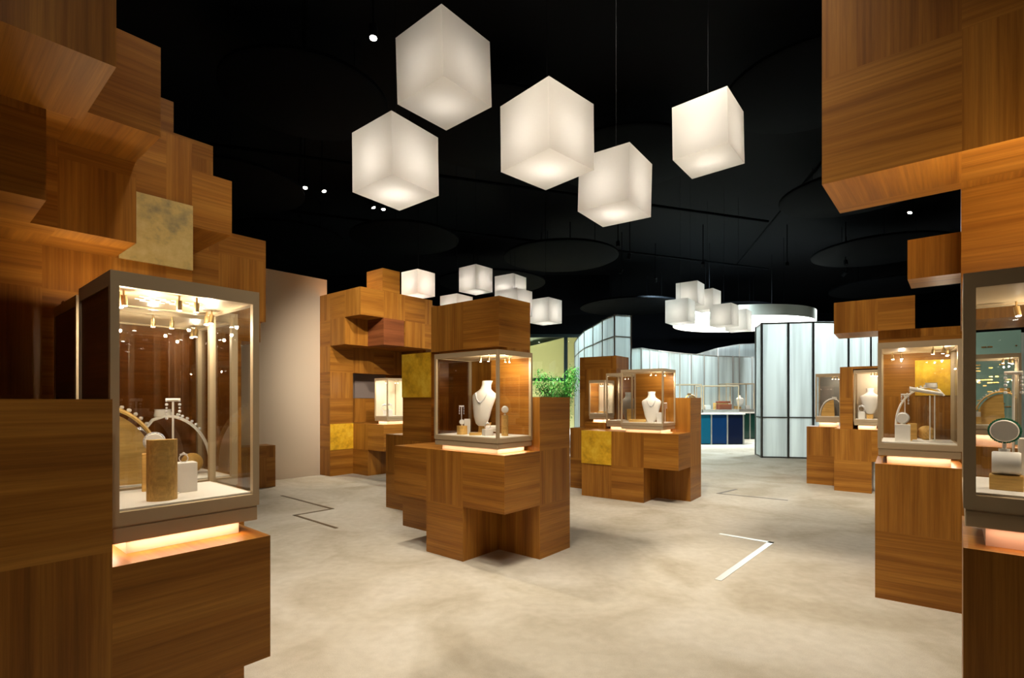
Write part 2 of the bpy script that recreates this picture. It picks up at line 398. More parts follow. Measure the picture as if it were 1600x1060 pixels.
    if glowp > 0 and plinth:
        for (x, y, sx, sy) in ((X0 + .028, 0, .016, Y1 - Y0 - .1), (0, Y0 + .028, X1 - X0 - .1, .016)):
            area_light((x, y, zb - 0.004), (0, 0, 0), sx, sy, 0.45 * glowp, glow, root)
    deckz = (support * M + zd)
    return root, deckz, c

# ---------------------------------------------------------------- the room shell
structure(MB().box(-14, 20, -4, 27, -0.1, 0).build('floor', CARPET))
structure(MB().box(-14, 20, -4, 27, 5.9, 6.0).build('ceiling', BLACK))
structure(MB().box(-14.2, -14, -4, 27, 0, 6).build('wall_left', BLACK))
structure(MB().box(20, 20.2, -4, 27, 0, 6).build('wall_right', BLACK))
structure(MB().box(-14, 20, 27, 27.2, 0, 6).build('wall_back', BLACK))
structure(MB().box(-14, 20, -4.2, -4, 0, 6).build('wall_front', BLACK))
# the cream plaster wall between the left blocks and the niche wall
a = Vector((-4.75, 7.42, 0)); b = Vector((-3.30, 9.13, 0)); d = (b - a).normalized(); n_ = Vector((-d.y, d.x, 0))
m = MB(); p = [a, b, b + n_ * .15, a + n_ * .15]
m.loft([[q for q in p], [q + Vector((0, 0, 3.456)) for q in p]])
structure(m.build('wall_plaster', PLASTER))

# brass strips let into the carpet
def strips(pts, width, label, mat):
    for i, (p, q) in enumerate(zip(pts, pts[1:])):
        p = Vector((*p, 0)); q = Vector((*q, 0)); d = (q - p).normalized(); n = Vector((-d.y, d.x, 0)) * width / 2
        yield p, q, n
def strip_line(name, pts, wd, label, mat):
    m = MB()
    for p, q, n in strips(pts, wd, label, mat):
        e = (q - p).normalized() * wd / 2
        P = [p - n - e, q - n + e, q + n + e, p + n - e]
        m.loft([[v for v in P], [v + Vector((0, 0, .003)) for v in P]])
    o = m.build(name, mat); o.location = (0, 0, 0); tag(o, label, 'floor trim', 'metal strips let into the carpet'); return o
STRIPM = simple('aged_brass_strip', (0.10, 0.07, 0.03), 0.4, 0.6)
STRIPL = simple('pale_metal_strip', (0.62, 0.60, 0.52), 0.3, 0.6)
strip_line('floor_strip', [(-3.17, 7.06), (-2.18, 6.21), (-2.49, 5.87), (-1.82, 5.29)], 0.035, 'dark zigzag metal strip in the carpet beside the left display blocks', STRIPM)
strip_line('floor_strip', [(2.07, 5.04), (2.40, 4.75), (1.53, 3.78)], 0.05, 'pale bent metal strip in the carpet right of the central display island', STRIPL)
strip_line('floor_strip', [(3.3, 7.55), (2.91, 7.22), (3.61, 6.74)], 0.04, 'thin metal strip in the carpet near the rear display island', STRIPM)

# ---------------------------------------------------------------- frames of the wooden units
FC = Frame(39.8, 0.2307, 4.248)
FB = Frame(37, 2.31667, 6.64754)
FA = Frame(39.5, -3.13483, 8.82119)
FL = Frame(40, -0.84539, 1.79155)
F0 = Frame(41, 1.31163, 1.48837)
F2 = Frame(37, 2.43811, 3.43881)
F3 = Frame(38, 4.70453, 7.47789)
F4 = Frame(38, 4.66251, 8.10342)

wood_unit(FC, 'wooden_display_island', 'stepped wooden block island in the room centre with a tower over its glass case', 'display island', [
    ('post', 0, 1, 0, 1, 0, 3), ('counter', -1, 0, 0, 3, 1, 2), ('foot', -1, 0, 1, 2, 0, 1), ('core', 0, 1, 1, 3, 0, 2),
    ('tall_block', 0, 1, 3, 4, 0, 4), ('rear_block', 1, 2, 4, 6, 0, 2), ('back_column', .25, 1, 1.0, 3, 2, 4), ('tower', 0, 1, 1, 3, 4, 5)],
    [('R', 0, 3, 4, 3, 4, GOLD)])
wood_unit(FB, 'wooden_display_island', 'lower wooden block island farther back with a gold square on its left end', 'display island', [
    ('post', 0, 1, 0, 1, 0, 3), ('counter', -1, 0, 0, 3, 1, 2), ('foot', -1, 0, 1, 3, 0, 1), ('core', 0, 1, 1, 3, 0, 2),
    ('low_block', 0, 1, 3, 4, 0, 2), ('tall_block', 1, 2, 2.8, 4.2, 0, 4.43), ('riser', .1, 1, 2.75, 3.5, 2, 2.2), ('end_block', 1, 2, 1.4, 2.8, 0, 2)],
    [('R', -1, 2, 3, 1, 2, GOLD)])
wood_unit(FA, 'wooden_niche_wall', 'tall stepped wooden block wall with an opening and a gold square beside the plaster wall', 'display wall', [
    ('column', 0, 1, 0, 1, 0, 5), ('foot', 1, 3, -1, 1, 0, 1), ('counter', 1, 4, -2, .6, 1, 2), ('niche_back', 1, 4, .6, 1, 2, 4),
    ('lintel', 1, 5, 0, 1, 4, 5), ('upper_block', 0, 2, -1, 1, 5, 6), ('reddish_block', 1, 1.95, -2, -1, 5, 6, WOODR), ('upper_block', 2, 3.4, -2, 1, 5, 6),
    ('top_block', 0, 3.4, -2, 1, 6, 7), ('crown_block', .95, 1.75, -2, -1, 7, 7.85), ('end_block', 3.4, 6, -1.6, 1, 4, 6.9), ('corner_post', 4, 5, -1, 1, 0, 4)],
    [('L', 0, 0, 1, 1, 2, GOLD), ('L', .6, 1, 3, 3, 4, GREYV)])
wood_unit(FL, 'wooden_display_wall', 'dark towering wooden block wall climbing in steps up the near left', 'display wall', [
    ('column', -2.4, -.99, 0, 1, 0, 2.96), ('counter', -.99, 0, 0, 1.3, .96, 1.9), ('foot', -.99, -.33, .02, 1.2, 0, .96),
    ('rear_counter', -.99, .36, 1.35, 2.42, 0, 1.9),
    ('overhang_block', -3.2, -.97, 0, .97, 5.06, 7.2), ('stacked_block', -3.2, -.46, .97, 1.7, 5.14, 5.88),
    ('stacked_block', -3.2, -1.17, .97, 1.7, 4.4, 5.14), ('stacked_block', -3.2, -.45, 1.7, 2.44, 4.4, 5.14),
    ('back_wall', -3.2, .25, 2.44, 3.4, 0, 4.4), ('back_wall', -3.2, .25, 2.44, 3.15, 4.4, 5.85), ('stacked_block', -3.2, -.46, 1.7, 2.44, 5.14, 5.85),
    ('crown_block', -.6, .28, 3.15, 3.9, 5.85, 6.57), ('stacked_block', .25, .72, 3.15, 3.9, 5.3, 6.2),
    ('stacked_block', .25, .67, 2.44, 3.73, 4.9, 5.54), ('far_block', -.5, 1.65, 3.73, 4.5, 4.11, 5.32),
    ('far_block', .25, 1.57, 3.73, 4.5, 3.8, 4.11), ('far_wall', .25, 1.3, 3.73, 4.5, 0, 3.8)],
    [('L', 2.44, -.42, .25, 4.4, 5.12, GOLDOLD)])
wood_unit(FL, 'wooden_bench_block', 'small low wooden block on the floor against the plaster wall', 'display block', [
    ('block', 5.1, 6.3, 13.3, 14.0, 0, 1.4)])
wood_unit(F0, 'wooden_overhang_wall', 'huge wooden block canopy overhanging the near right display case', 'display wall', [
    ('canopy_block', 1.2, 2.2, -3, 1, 5, 8), ('upper_wall', 2.2, 3.2, -3, 0, 3.72, 8), ('side_block', 2.5, 3.1, 0, .43, 4.24, 4.66), ('rear_leg', 2.2, 3.2, -3, -2.2, 0, 3.72)])
wood_unit(F0, 'wooden_pedestal', 'near right wooden pedestal cut by the picture edge', 'pedestal', [('body', 0, 1.2, -2, 0, 0, 2)], group='wooden pedestals under the right hand cases')
wood_unit(F2, 'wooden_pedestal', 'tall single wooden pedestal under the case with the white arched stand', 'pedestal', [('body', 0, 1.3, -1.03, 0, 0, 2)], group='wooden pedestals under the right hand cases')
wood_unit(F2, 'wooden_portal_wall', 'wooden portal wall with a jutting top block behind the right hand case', 'display wall', [
    ('wall', 1.45, 2.4, -1.1, 0, 0, 4.13), ('top_block', 1.4, 2.4, -.5, .64, 4.13, 4.68)],
    [('R', 1.45, -1.1, -.5, 3.02, 3.6, GOLD)])
wood_unit(F3, 'wooden_pedestal', 'wooden pedestal with upright framing a cream niche case', 'pedestal', [
    ('body', 0, 1, -1.0, 0, 0, 1), ('top', 0, 1, -1.3, 0, 1, 2), ('upright', .1, 1, -.5, -.15, 2, 4), ('header', .1, 1, -1.3, -.5, 3.92, 4.0), ('backing', .9, 1, -1.3, -.5, 2, 3.92)], group='wooden pedestals under the right hand cases')
wood_unit(F4, 'wooden_pedestal', 'wooden pedestal nearest the frosted glass partition', 'pedestal', [('body', 0, 1, -1, 0, 0, 2)], group='wooden pedestals under the right hand cases')

# ---------------------------------------------------------------- display cases
PINK = (1.0, 0.62, 0.42)
CASE_L1, zL, cL = case(FL, -.965, -.01, .17, 1.1, 2.0, 3.81, 'big near left glass case above the low wooden counter', post=.022, band=.05,
    opaque={'R0': WOODDK}, slots=True, support=1.9, glow=PINK, spots=6, power=1.9, glowp=1.2)
CASE_L2, zL2, cL2 = case(FL, -.93, .32, 1.4, 2.36, 2.0, 3.81, 'glass case standing directly behind the big near left case', post=.025, band=.045,
    opaque={'R0': WOODDK}, support=1.9, spots=6, power=.6, glowp=.5, dark_reflect=('L1', 'R1'))
CASE_C, zC, cC = case(FC, -.975, .0, .17, 1.8, 2.09, 3.82, 'glass case with white necklace bust on the central island', spots=4,
    panels=[('R1', 0.0, .62, WOOD)], dark_reflect=('L1',), power=1.0, glowp=1.2)
CASE_B1, zB1, cB1 = case(FB, -.97, .03, .44, 1.72, 2.09, 3.82, 'glass case holding a white bust on the rear island', opaque={'R1': WOOD}, power=.9, post=.02, spots=4)
CASE_B2, zB2, cB2 = case(FB, -.0, .93, 1.78, 2.68, 2.09, 3.78, 'dark backed glass case left of the white bust case on the rear island', opaque={'R1': WOODDK}, power=.25, post=.02)
CASE_B3, zB3, cB3 = case(FB, .15, .85, 2.8, 3.38, 2.3, 3.58, 'small cream lit case at the left end of the rear island', opaque={'R1': CREAM, 'L1': WOOD}, power=1.6, support=2.2, post=.018, spots=4)
CASE_A, zA, cA = case(FA, 1.2, 2.2, -1.95, -1.15, 2.12, 3.76, 'bright cream backed case inside the wooden niche wall', opaque={'L1': CREAM, 'R1': CREAM}, power=1.3, post=.02)
CASE_2, z2c, c2 = case(F2, .06, 1.25, -.985, -.03, 2.12, 3.8, 'glass case with a white arched necklace stand on the tall pedestal', power=.65, spots=6)
CASE_0, z0c, c0 = case(F0, .05, 1.1, -1.7, 0, 2.13, 3.78, 'nearest right glass case cut by the picture edge', power=1.0, post=.028, band=.05, spots=6, glow=PINK)
CASE_3, z3, c3 = case(F3, .0, .85, -1.2, -.53, 2.13, 3.88, 'slim cream backed niche case with a white bust', opaque={'R1': CREAM, 'L0': CREAM}, power=1.3, post=.018)
CASE_4, z4, c4 = case(F4, .05, .9, -1.0, -.26, 2.16, 3.84, 'grey backed case next to the frosted glass partition', opaque={'R1': GREYP}, power=.8, post=.016)
F5 = Frame(41, 4.22, 4.75)
wood_unit(F5, 'wooden_pedestal', 'wooden pedestal seen through the nearest right case', 'pedestal', [('body', -.1, 1.0, -2.0, .03, 0, 2)], group='wooden pedestals under the right hand cases')
CASE_5, z5, c5 = case(F5, .0, .9, -.8, .0, 2.24, 3.87, 'small case with a wooden arch seen through the nearest right case', power=1.2, post=.018, plinth=True)

def top_strip(fr, R, L, z, sx, sy, power, label):  # unseen uplights added above the cases to brighten the wood soffits
    o = MB().box(-sx / 2, sx / 2, -sy / 2, sy / 2, 0, .01).build('added_uplight', BRONZE); o.location = fr.w(R, L, z); o.rotation_euler = (0, 0, fr.a)
    tag(o, label, 'added uplight'); area_light((0, 0, .012), (pi, 0, 0), sx * .9, sy * .9, power, (1, .74, .44), o)
top_strip(FL, -.5, .9, 3.81, .36, .05, .65, 'unseen uplight added on top of the big near left case')
top_strip(FL, -.70, 2.0, 3.81, .2, .05, 1.1, 'unseen uplight added on top of the second left case')
top_strip(F0, .98, -.7, 3.78, .05, .6, 9.0, 'unseen uplight added on top of the nearest right case')
# ---------------------------------------------------------------- props inside the cases
def put(fr, R, L, z): q = fr.w(R, L); return (q[0], q[1], z)
def face(loc, extra=0.0):       # yaw so that local -Y looks back towards the room's entrance
    return math.atan2(-loc[0], loc[1]) + extra
def block(loc, w_, d_, h, rz, mat, label, cat='display block', name='display_block', group='small display blocks in the cases'):
    m = MB().box(-w_ / 2, w_ / 2, -d_ / 2, d_ / 2, 0, h)
    o = m.build(name, mat, bevel=min(.002, h * .1)); o.location = loc; o.rotation_euler = (0, 0, rz)
    return tag(o, label, cat, group)
def ellipse(cx, cy, rx, ry, z, n=24, front=1.0):
    return [(cx + rx * cos(2 * pi * k / n), cy + (ry * front if sin(2 * pi * k / n) < 0 else ry * .5) * sin(2 * pi * k / n), z) for k in range(n)]
def bust(loc, h, rz, label, mat=None, lean=0.12, base=True, chain=True, wide=1.0):
    root = empty('necklace_bust', loc, rz, label, 'bust', 'necklace display busts')
    z0 = 0.0
    if base:
        MB().extrude([(-.05 * h, 0), (.05 * h, 0), (.14 * h, .22 * h), (-.02 * h, .2 * h)], -.09 * h, .09 * h).build('support', WOODP, root, bevel=.002).rotation_euler = (0, 0, pi / 2)
        z0 = .16 * h
    H = h - z0
    prof = [(0.0, .08, .03), (.05, .15, .045), (.2, .205, .06), (.4, .25, .085), (.58, .295, .11), (.67, .31, .12), (.72, .275, .12), (.77, .185, .115), (.82, .13, .10), (.9, .11, .10), (.99, .125, .11), (1, .12, .105)]
    m = MB(); rings = []
    for t, rx, ry in prof:
        yc = lean * h * (t - .3) + (-.05 * h * sin(t * pi))
        rings.append(ellipse(0, yc, rx * h * wide, ry * h, z0 + t * H, 28))
    m.loft(rings); m.build('torso', mat or LEATHER, root, True)
    if chain:
        c = MB(); 
        for k in range(34):
            a = -1.25 + 2.5 * k / 33; t = .73 - .27 * (cos(a * 1.25) if abs(a) < 1.25 else 0); t = .74 - .22 * cos(a) ** 2
            # position on the front surface
            j = max(i for i in range(len(prof)) if prof[i][0] <= t); q = min(j + 1, len(prof) - 1)
            s = (t - prof[j][0]) / max(1e-6, prof[q][0] - prof[j][0]); rx = prof[j][1] + (prof[q][1] - prof[j][1]) * s; ry = prof[j][2] + (prof[q][2] - prof[j][2]) * s
            yc = lean * h * (t - .3) + (-.05 * h * sin(t * pi))
            xx = sin(a) * .14 * h; u = min(.98, abs(xx) / (rx * h * wide)); yy = yc - ry * h * math.sqrt(1 - u * u) - .004
            c.ball((xx, yy, z0 + t * H), .0045 if abs(k - 16.5) > 2 else .008, 5)
        c.build('necklace', SILVER, root, True)
    return root
def arch_stand(loc, h, rz, label, wood=True, white=True, mirror=1, width=0.5):
    """A quarter arch, foot in front, rising to a neck ring at the top."""
    root = empty('arched_necklace_stand', loc, rz, label, 'necklace stand', 'arched necklace stands')
    w_ = width * h; n = 14
    arc = [(mirror * (-.62 * h * cos(t * pi / 2)), .92 * h * sin(t * pi / 2) ** .9 if t else 0.0) for t in [i / n for i in range(n + 1)]]
    arc2 = arc + [(mirror * .16 * h, .86 * h), (mirror * .26 * h, .72 * h)]
    if wood:
        inner = [(x * .9 + mirror * .0, z * .93) for x, z in arc]
        MB().extrude(inner + [(mirror * .04 * h, .0)], -w_ * .3, w_ * .3).build('wood_core', WOODP, root)
    m = MB(); rings = []
    for i, (x, z) in enumerate(arc2):
        p = Vector((x, 0, z)); q = Vector((arc2[min(i + 1, len(arc2) - 1)][0] - arc2[max(i - 1, 0)][0], 0, arc2[min(i + 1, len(arc2) - 1)][1] - arc2[max(i - 1, 0)][1])).normalized()
        nn = Vector((-q.z, 0, q.x)) * mirror; hw = w_ * (.32 + .1 * sin(pi * i / len(arc2)))
        th = .022 * h
        rings.append([p + nn * 0 + Vector((0, -hw, 0)), p + nn * th * .8 + Vector((0, -hw * .5, 0)), p + nn * th + Vector((0, 0, 0)), p + nn * th * .8 + Vector((0, hw * .5, 0)), p + Vector((0, hw, 0)), p - nn * th + Vector((0, hw, 0)), p - nn * th + Vector((0, -hw, 0))])
    m.loft(rings); m.build('collar_band', LEATHER if white else WOODP, root, True)
    MB().lathe([(.11 * h, 0), (.12 * h, .02 * h), (.105 * h, .11 * h), (.115 * h, .12 * h), (.10 * h, .12 * h)], 20, (mirror * .03 * h, 0, .9 * h)).build('neck_ring', LEATHER if white else WOODP, root, True)
    c = MB()
    for k in range(26):
        t = (k % 13) / 12; i = int((.55 + .42 * t) * (len(arc) - 1)); x, z = arc[i]
        c.ball((x - mirror * .02 * h, (-1 if k < 13 else 1) * w_ * (.08 + .22 * t), z + .035 * h), .016 * h if k % 3 else .024 * h, 5)
    c.build('necklace', SILVER, root, True)
    return root
def puck(loc, r, stem, rz, label, gems=None, rough=True):
    root = empty('bracelet_stand', loc, rz, label, 'bracelet stand', 'round bracelet stands')
    MB().tube([(0, 0, 0), (0, 0, stem + .3 * r)], r * .14, 8).build('stem', LEATHER, root, True)
    MB().lathe([(r * .4, -.004), (r * .4, .004)], 16, (0, 0, .004)).build('foot', LEATHER, root)
    z = stem + r
    MB().lathe([(r * .92, -r * .55), (r, -r * .45), (r, r * .45), (r * .92, r * .55)], 30, (0, 0, z), 'y').build('disc', LEATHER, root, True)
    c = MB()
    for k in range(40):
        a = 2 * pi * k / 40
        c.ball((r * 1.06 * cos(a), (.12 * r) * (1 if k % 2 else -1), z + r * 1.06 * sin(a)), r * .13, 5)
    c.build('bracelet', gems or SILVER, root, True)
    return root
def earring_stand(loc, h, rz, label):
    root = empty('earring_stand', loc, rz, label, 'earring stand', 'thin earring stands')
    MB().lathe([(.02, 0), (.02, .004), (.004, .006)], 16).build('foot', LEATHER, root, True)
    MB().tube([(0, 0, .004), (0, 0, h)], .0035, 6).build('stem', LEATHER, root, True)
    MB().tube([(-.022, 0, h), (.022, 0, h)], .006, 8).build('crossbar', LEATHER, root, True)
    c = MB()
    for s in (-1, 1):
        for k in range(6): c.ball((s * .019, -.004, h - .004 - k * .012), .0055 if k % 2 else .0038, 5)
    c.build('earring', SILVER, root, True)
    return root
def ring(loc, r, rz, label, gem=None):
    root = empty('ring', loc, rz, label, 'ring', 'jewelled rings')
    m = MB(); m.tube([(r * sin(a), 0, r - r * cos(a)) for a in [2 * pi * k / 24 for k in range(25)]], r * .12, 6); m.build('band', SILVER, root, True)
    m = MB()
    for k in range(5): m.ball(((k - 2) * r * .35, 0, 2 * r + r * .15 * (2 - abs(k - 2))), r * (.34 if k == 2 else .22), 6)
    m.build('stones', gem or SILVER, root, True)
    return root
def half_round(loc, r, h, rz, label, mat=None):
    poly = [(r * cos(pi * k / 14), -r * sin(pi * k / 14) * 0.85) for k in range(15)]
    m = MB().extrude(poly, 0, h, 'z'); o = m.build('display_block', mat or WOODP, None, True)
    o.location = loc; o.rotation_euler = (0, 0, rz); return tag(o, label, 'display block', 'small display blocks in the cases')
def oval_frame(loc, r, rz, label):
    root = empty('brooch_ring', loc, rz, label, 'brooch', 'open jewelled brooches')
    m = MB(); m.tube([(r * .72 * sin(a), 0, r - r * cos(a)) for a in [2 * pi * (k + 2) / 30 for k in range(27)]], r * .1, 6); m.build('rim', SILVER, root, True)
    c = MB()
    for k in range(26):
        a = 2 * pi * (k + 2) / 30; c.ball((r * .8 * sin(a), -.002, r - r * 1.1 * cos(a)), r * .1, 5)
    c.build('stones', SILVER, root, True); return root

fa = face
# near left case
z = zL
p = put(FL, -.61, .40, z); half_round(p, .043, .20, fa(p), 'tall half round oak block at the front of the big near left case')
q = (p[0] + .0, p[1] + .03, z + .20); 
p2 = put(FL, -.39, .66, z); block(p2, .075, .055, .105, fa(p2, .25), LEATHER, 'white leather block right of the tall oak block')
ring((p2[0], p2[1], z + .105), .014, .3, 'silver ring with blue stone on the white leather block', SILVER)
p3 = put(FL, -.50, .92, z); block(p3, .09, .06, .135, fa(p3), WOODP, 'low oak block behind the white leather block in the near left case')
puck((p3[0] - .01, p3[1], z + .135), .030, .012, fa(p), 'round white bracelet stand on the low oak block of the near left case')
earring_stand((p[0] - .03, p[1] + .10, z), .33, fa(p), 'thin earring stand rising behind the tall oak block')
# second left case
z = zL2
p = put(FL, -.74, 1.66, z); arch_stand(p, .34, fa(p), 'big oak arch stand with silver jewels in the second left case', True, False, -1, .45)
p = put(FL, -.35, 2.0, z); block(p, .08, .07, .10, fa(p), WOODP, 'small oak block under the open oval brooch')
oval_frame((p[0], p[1], z + .10), .055, fa(p), 'open oval silver brooch on the small oak block')
p = put(FL, -.14, 1.98, z); arch_stand(p, .29, fa(p), 'white arched stand with neck ring seen through the near left case glass', False, True, -1, .35)
p = put(FL, .06, 1.86, z); o = MB().ball((0, 0, .05), .045, 16).build('display_sphere', WOODP, None, True); o.location = p; tag(o, 'round oak ball under the white arch behind the near left case', 'display ball')
# centre case
z = zC
p = put(FC, -.45, 1.0, z); bust(p, .46, fa(p, -.6), 'white leather necklace bust on the central island', lean=.22, wide=.85)
p = put(FC, -.72, 1.30, z); half_round(p, .045, .075, fa(p), 'low rounded oak block at the left of the central case')
block(put(FC, -.55, 1.33, z), .055, .03, .13, fa(p), LEATHER, 'white upright card behind the low rounded oak block', 'display card')
puck((p[0], p[1] - .018, z + .075), .020, .012, fa(p), 'small jewelled watch stand on the low rounded oak block')
p = put(FC, -.62, 1.36, z); earring_stand((p[0] - .02, p[1] + .02, z), .24, fa(p), 'thin earring stand at the left of the central case')
p = put(FC, -.70, .97, z); block(p, .10, .05, .02, fa(p), WOODP, 'flat oak slab under the bust of the central case')
p = put(FC, -.66, .70, z); block(p, .075, .06, .055, fa(p, .5), LEATHER, 'ribbed white block at the front of the central case')
ring((p[0], p[1], z + .055), .022, fa(p), 'large silver ring on the ribbed white block')
p = put(FC, -.50, .74, z)
o = MB().lathe([(.024, -.05), (.027, -.045), (.027, .045), (.024, .05)], 20, (0, 0, .055), 'x').build('bracelet_roll', LEATHER, None, True); o.location = p; o.rotation_euler = (0, 0, fa(p))
tag(o, 'white leather bracelet roll behind the ribbed white block', 'bracelet roll')
p = put(FC, -.50, .42, z); o = MB().lathe([(.028, 0), (.028, .17)], 24).build('display_block', WOODP, None, True); o.location = p; tag(o, 'tall round oak post at the right corner of the central case', 'display block', 'small display blocks in the cases')
puck((p[0], p[1], z + .17), .026, .02, fa(p), 'small round bracelet stand on the round oak post')
# rear island cases
z = zB1
p = put(FB, -.55, .95, z); bust(p, .40, fa(p, -.1), 'white bust with a fine pendant on the rear island', lean=.15, base=False)
p = put(FB, -.7, 1.32, z); block(p, .22, .07, .035, fa(p), WOODP, 'long flat oak slab left of the rear island bust')
p = put(FB, -.66, .66, z); block(p, .075, .06, .13, fa(p), LEATHER, 'upright white block right of the rear island bust')
p = put(FB, -.5, .56, z); earring_stand(p, .25, fa(p), 'earring stand behind the upright white block on the rear island')
z = zB2; p = put(FB, .45, 2.1, z); bust(p, .40, fa(p, .2), 'grey bust standing in for a reflection in the dark backed case', GREYP, base=False, chain=False)  # solid grey bust put in for a reflection in the glass
p = put(FB, .35, 1.95, z); block(p, .14, .07, .16, fa(p), WOODP, 'oak block in front of the grey stand-in bust')
z = zB3; p = put(FB, .45, 3.05, z); block(p, .13, .07, .025, fa(p), WOODP, 'flat oak slab in the small cream lit case')
p = put(FB, .6, 2.95, z); block(p, .05, .04, .07, fa(p), LEATHER, 'little white block in the small cream lit case')
# niche wall case
z = zA
p = put(FA, 1.5, -1.7, z); block(p, .10, .08, .10, fa(p), LEATHER, 'white block at the corner of the niche case'); ring((p[0], p[1], z + .10), .045, fa(p), 'large silver ring on the niche case white block')
p = put(FA, 1.45, -1.45, z); block(p, .05, .05, .08, fa(p), LEATHER, 'small white block at the left of the niche case'); ring((p[0], p[1], z + .08), .05, fa(p), 'silver ring at the left of the niche case')
# right tall pedestal case
z = z2c
p = put(F2, .42, -.33, z); block(p, .085, .07, .115, fa(p), LEATHER, 'ribbed white block in the case on the tall pedestal')
puck((p[0], p[1], z + .115), .033, .012, fa(p), 'small round bracelet stand on the ribbed white block by the tall pedestal case')
p = put(F2, .60, -.38, z); block((p[0] + .04, p[1], z), .05, .05, .12, fa(p), WOODP, 'small oak block behind the ribbed white block')
p = put(F2, .75, -.36, z); earring_stand(p, .32, fa(p), 'tall thin earring stand in the tall pedestal case')
p = put(F2, .78, -.66, z + .095); arch_stand(p, .30, fa(p), 'slim white arched stand with white neck ring on the tall pedestal', False, True, 1, .22)
p = put(F2, .72, -.62, z)
o = MB().ball((0, 0, .075), .05, 16).build('display_sphere', WOODP, None, True); o.location = (p[0], p[1], z - .02); tag(o, 'round oak ball beneath the slim white arch', 'display ball')
p = put(F2, .45, -.68, z); block(p, .21, .06, .012, fa(p), LEATHER, 'thin white foot plate in front of the white arch')
root = empty('bracelet_cone', (p[0], p[1], z + .012), fa(p), 'white spear shaped bracelet cone on two thin legs', 'bracelet cone')
MB().tube([(-.012, 0, 0), (-.012, 0, .30)], .004, 6).build('leg', LEATHER, root, True); MB().tube([(.012, 0, 0), (.012, 0, .30)], .004, 6).build('leg', LEATHER, root, True)
MB().tube([(-.12, 0, .345), (-.11, 0, .345), (.05, 0, .31), (.055, 0, .31)], .018, 14, .007).build('cone', LEATHER, root, True)
# nearest right case
z = z0c
p = put(F0, .38, -.22, z); block(p, .075, .055, .045, fa(p), WOODP, 'oak block under the white roll in the nearest right case')
o = MB().lathe([(.033, -.032), (.035, -.028), (.035, .028), (.033, .032)], 24, (0, 0, .08), 'y').build('bracelet_roll', LEATHER, None, True); o.location = p; o.rotation_euler = (0, 0, fa(p) + pi / 2)
tag(o, 'white leather roll on the oak block in the nearest right case', 'bracelet roll')
puck((p[0] + .004, p[1] + .01, z + .115), .033, .03, fa(p), 'round white stand wearing a green jewelled bracelet', EMERALD)
p = put(F0, .75, -.42, z); block((p[0] - .04, p[1], z), .05, .06, .15, fa(p), LEATHER, 'upright white block behind the green bracelet stand')
block((p[0] + .01, p[1] + .03, z), .045, .06, .17, fa(p), WOODP, 'upright oak block behind the green bracelet stand')
p = put(F0, .55, -.45, z)
o = MB().extrude([(-.02, 0), (.09, 0), (.09, .27), (.03, .26)], -.03, .03).build('display_wedge', WOODP, bevel=.002); o.location = (p[0] + .02, p[1], z); o.rotation_euler = (0, 0, fa(p)); tag(o, 'leaning oak wedge at the right picture edge', 'display wedge')
earring_stand(put(F0, .8, -.28, z), .36, fa(p), 'tall thin earring stand in the nearest right case')
z = z5
p = put(F5, .4, -.56, z); arch_stand(p, .33, fa(p), 'oak arch stand seen through the nearest right case', True, False, 1, .4)
p = put(F5, .2, -.14, z); block(p, .08, .06, .07, fa(p), WOODP, 'small oak block left of the oak arch stand'); block((p[0], p[1], z + .07), .07, .05, .045, fa(p), LEATHER, 'small white block stacked left of the oak arch stand')
# R3, R4
z = z3
p = put(F3, .45, -.93, z); bust(p, .44, fa(p), 'white bust in the slim cream niche case', chain=False, wide=.88)
p = put(F3, .25, -.72, z); block(p, .08, .07, .10, fa(p), LEATHER, 'ribbed white block left of the cream niche bust'); ring((p[0], p[1], z + .10), .04, fa(p), 'silver ring on the cream niche white block')
z = z4
p = put(F4, .5, -.76, z); arch_stand(p, .30, fa(p), 'white banded oak arch stand in the grey backed case', True, True, 1, .3)

# ---------------------------------------------------------------- pendant cube lamps
def cube_lamp(bf, yaw_deg, tx, ty, label, group, power, S=.45, cable_len=None):
    yaw = radians(yaw_deg)
    R = Matrix.Rotation(radians(ty), 3, 'Y') @ Matrix.Rotation(radians(tx), 3, 'X') @ Matrix.Rotation(yaw, 3, 'Z')
    root = empty('pendant_cube_lamp', bf, 0, label, 'pendant lamp', group)
    root.rotation_euler = R.to_euler()
    m = MB().box(-S, 0, 0, S, 0, S); sh = m.build('lamp_shade', ACRYL, root)
    c = Vector((-S / 2, S / 2, S * .40))
    MB().ball(c, .03, 12).build('bulb', BULB, root, True)
    d = bpy.data.lights.new('lamp_light', 'POINT'); d.energy = power * (.18 if cable_len is None else .14); d.color = (1, .92, .82); d.shadow_soft_size = .045
    o = bpy.data.objects.new('lamp_light', d); COL.objects.link(o); o.parent = root; o.location = c
    o.location = c + Vector((0, 0, 0))
    Rt = R.to_4x4(); Rt.translation = Vector(bf)
    top = Vector((-S / 2, S / 2, S)); wtop = Rt @ top; inv = Rt.inverted()
    MB().tube([top, inv @ Vector((wtop.x, wtop.y, 5.9))], .002, 5).build('cable', BLACK, root)
    return root
H = 1.332
G1 = 'large glowing cubes hung over the near floor'; G2 = 'glowing cubes hung behind the central tower'; G3 = 'glowing cubes hung before the round light disc'
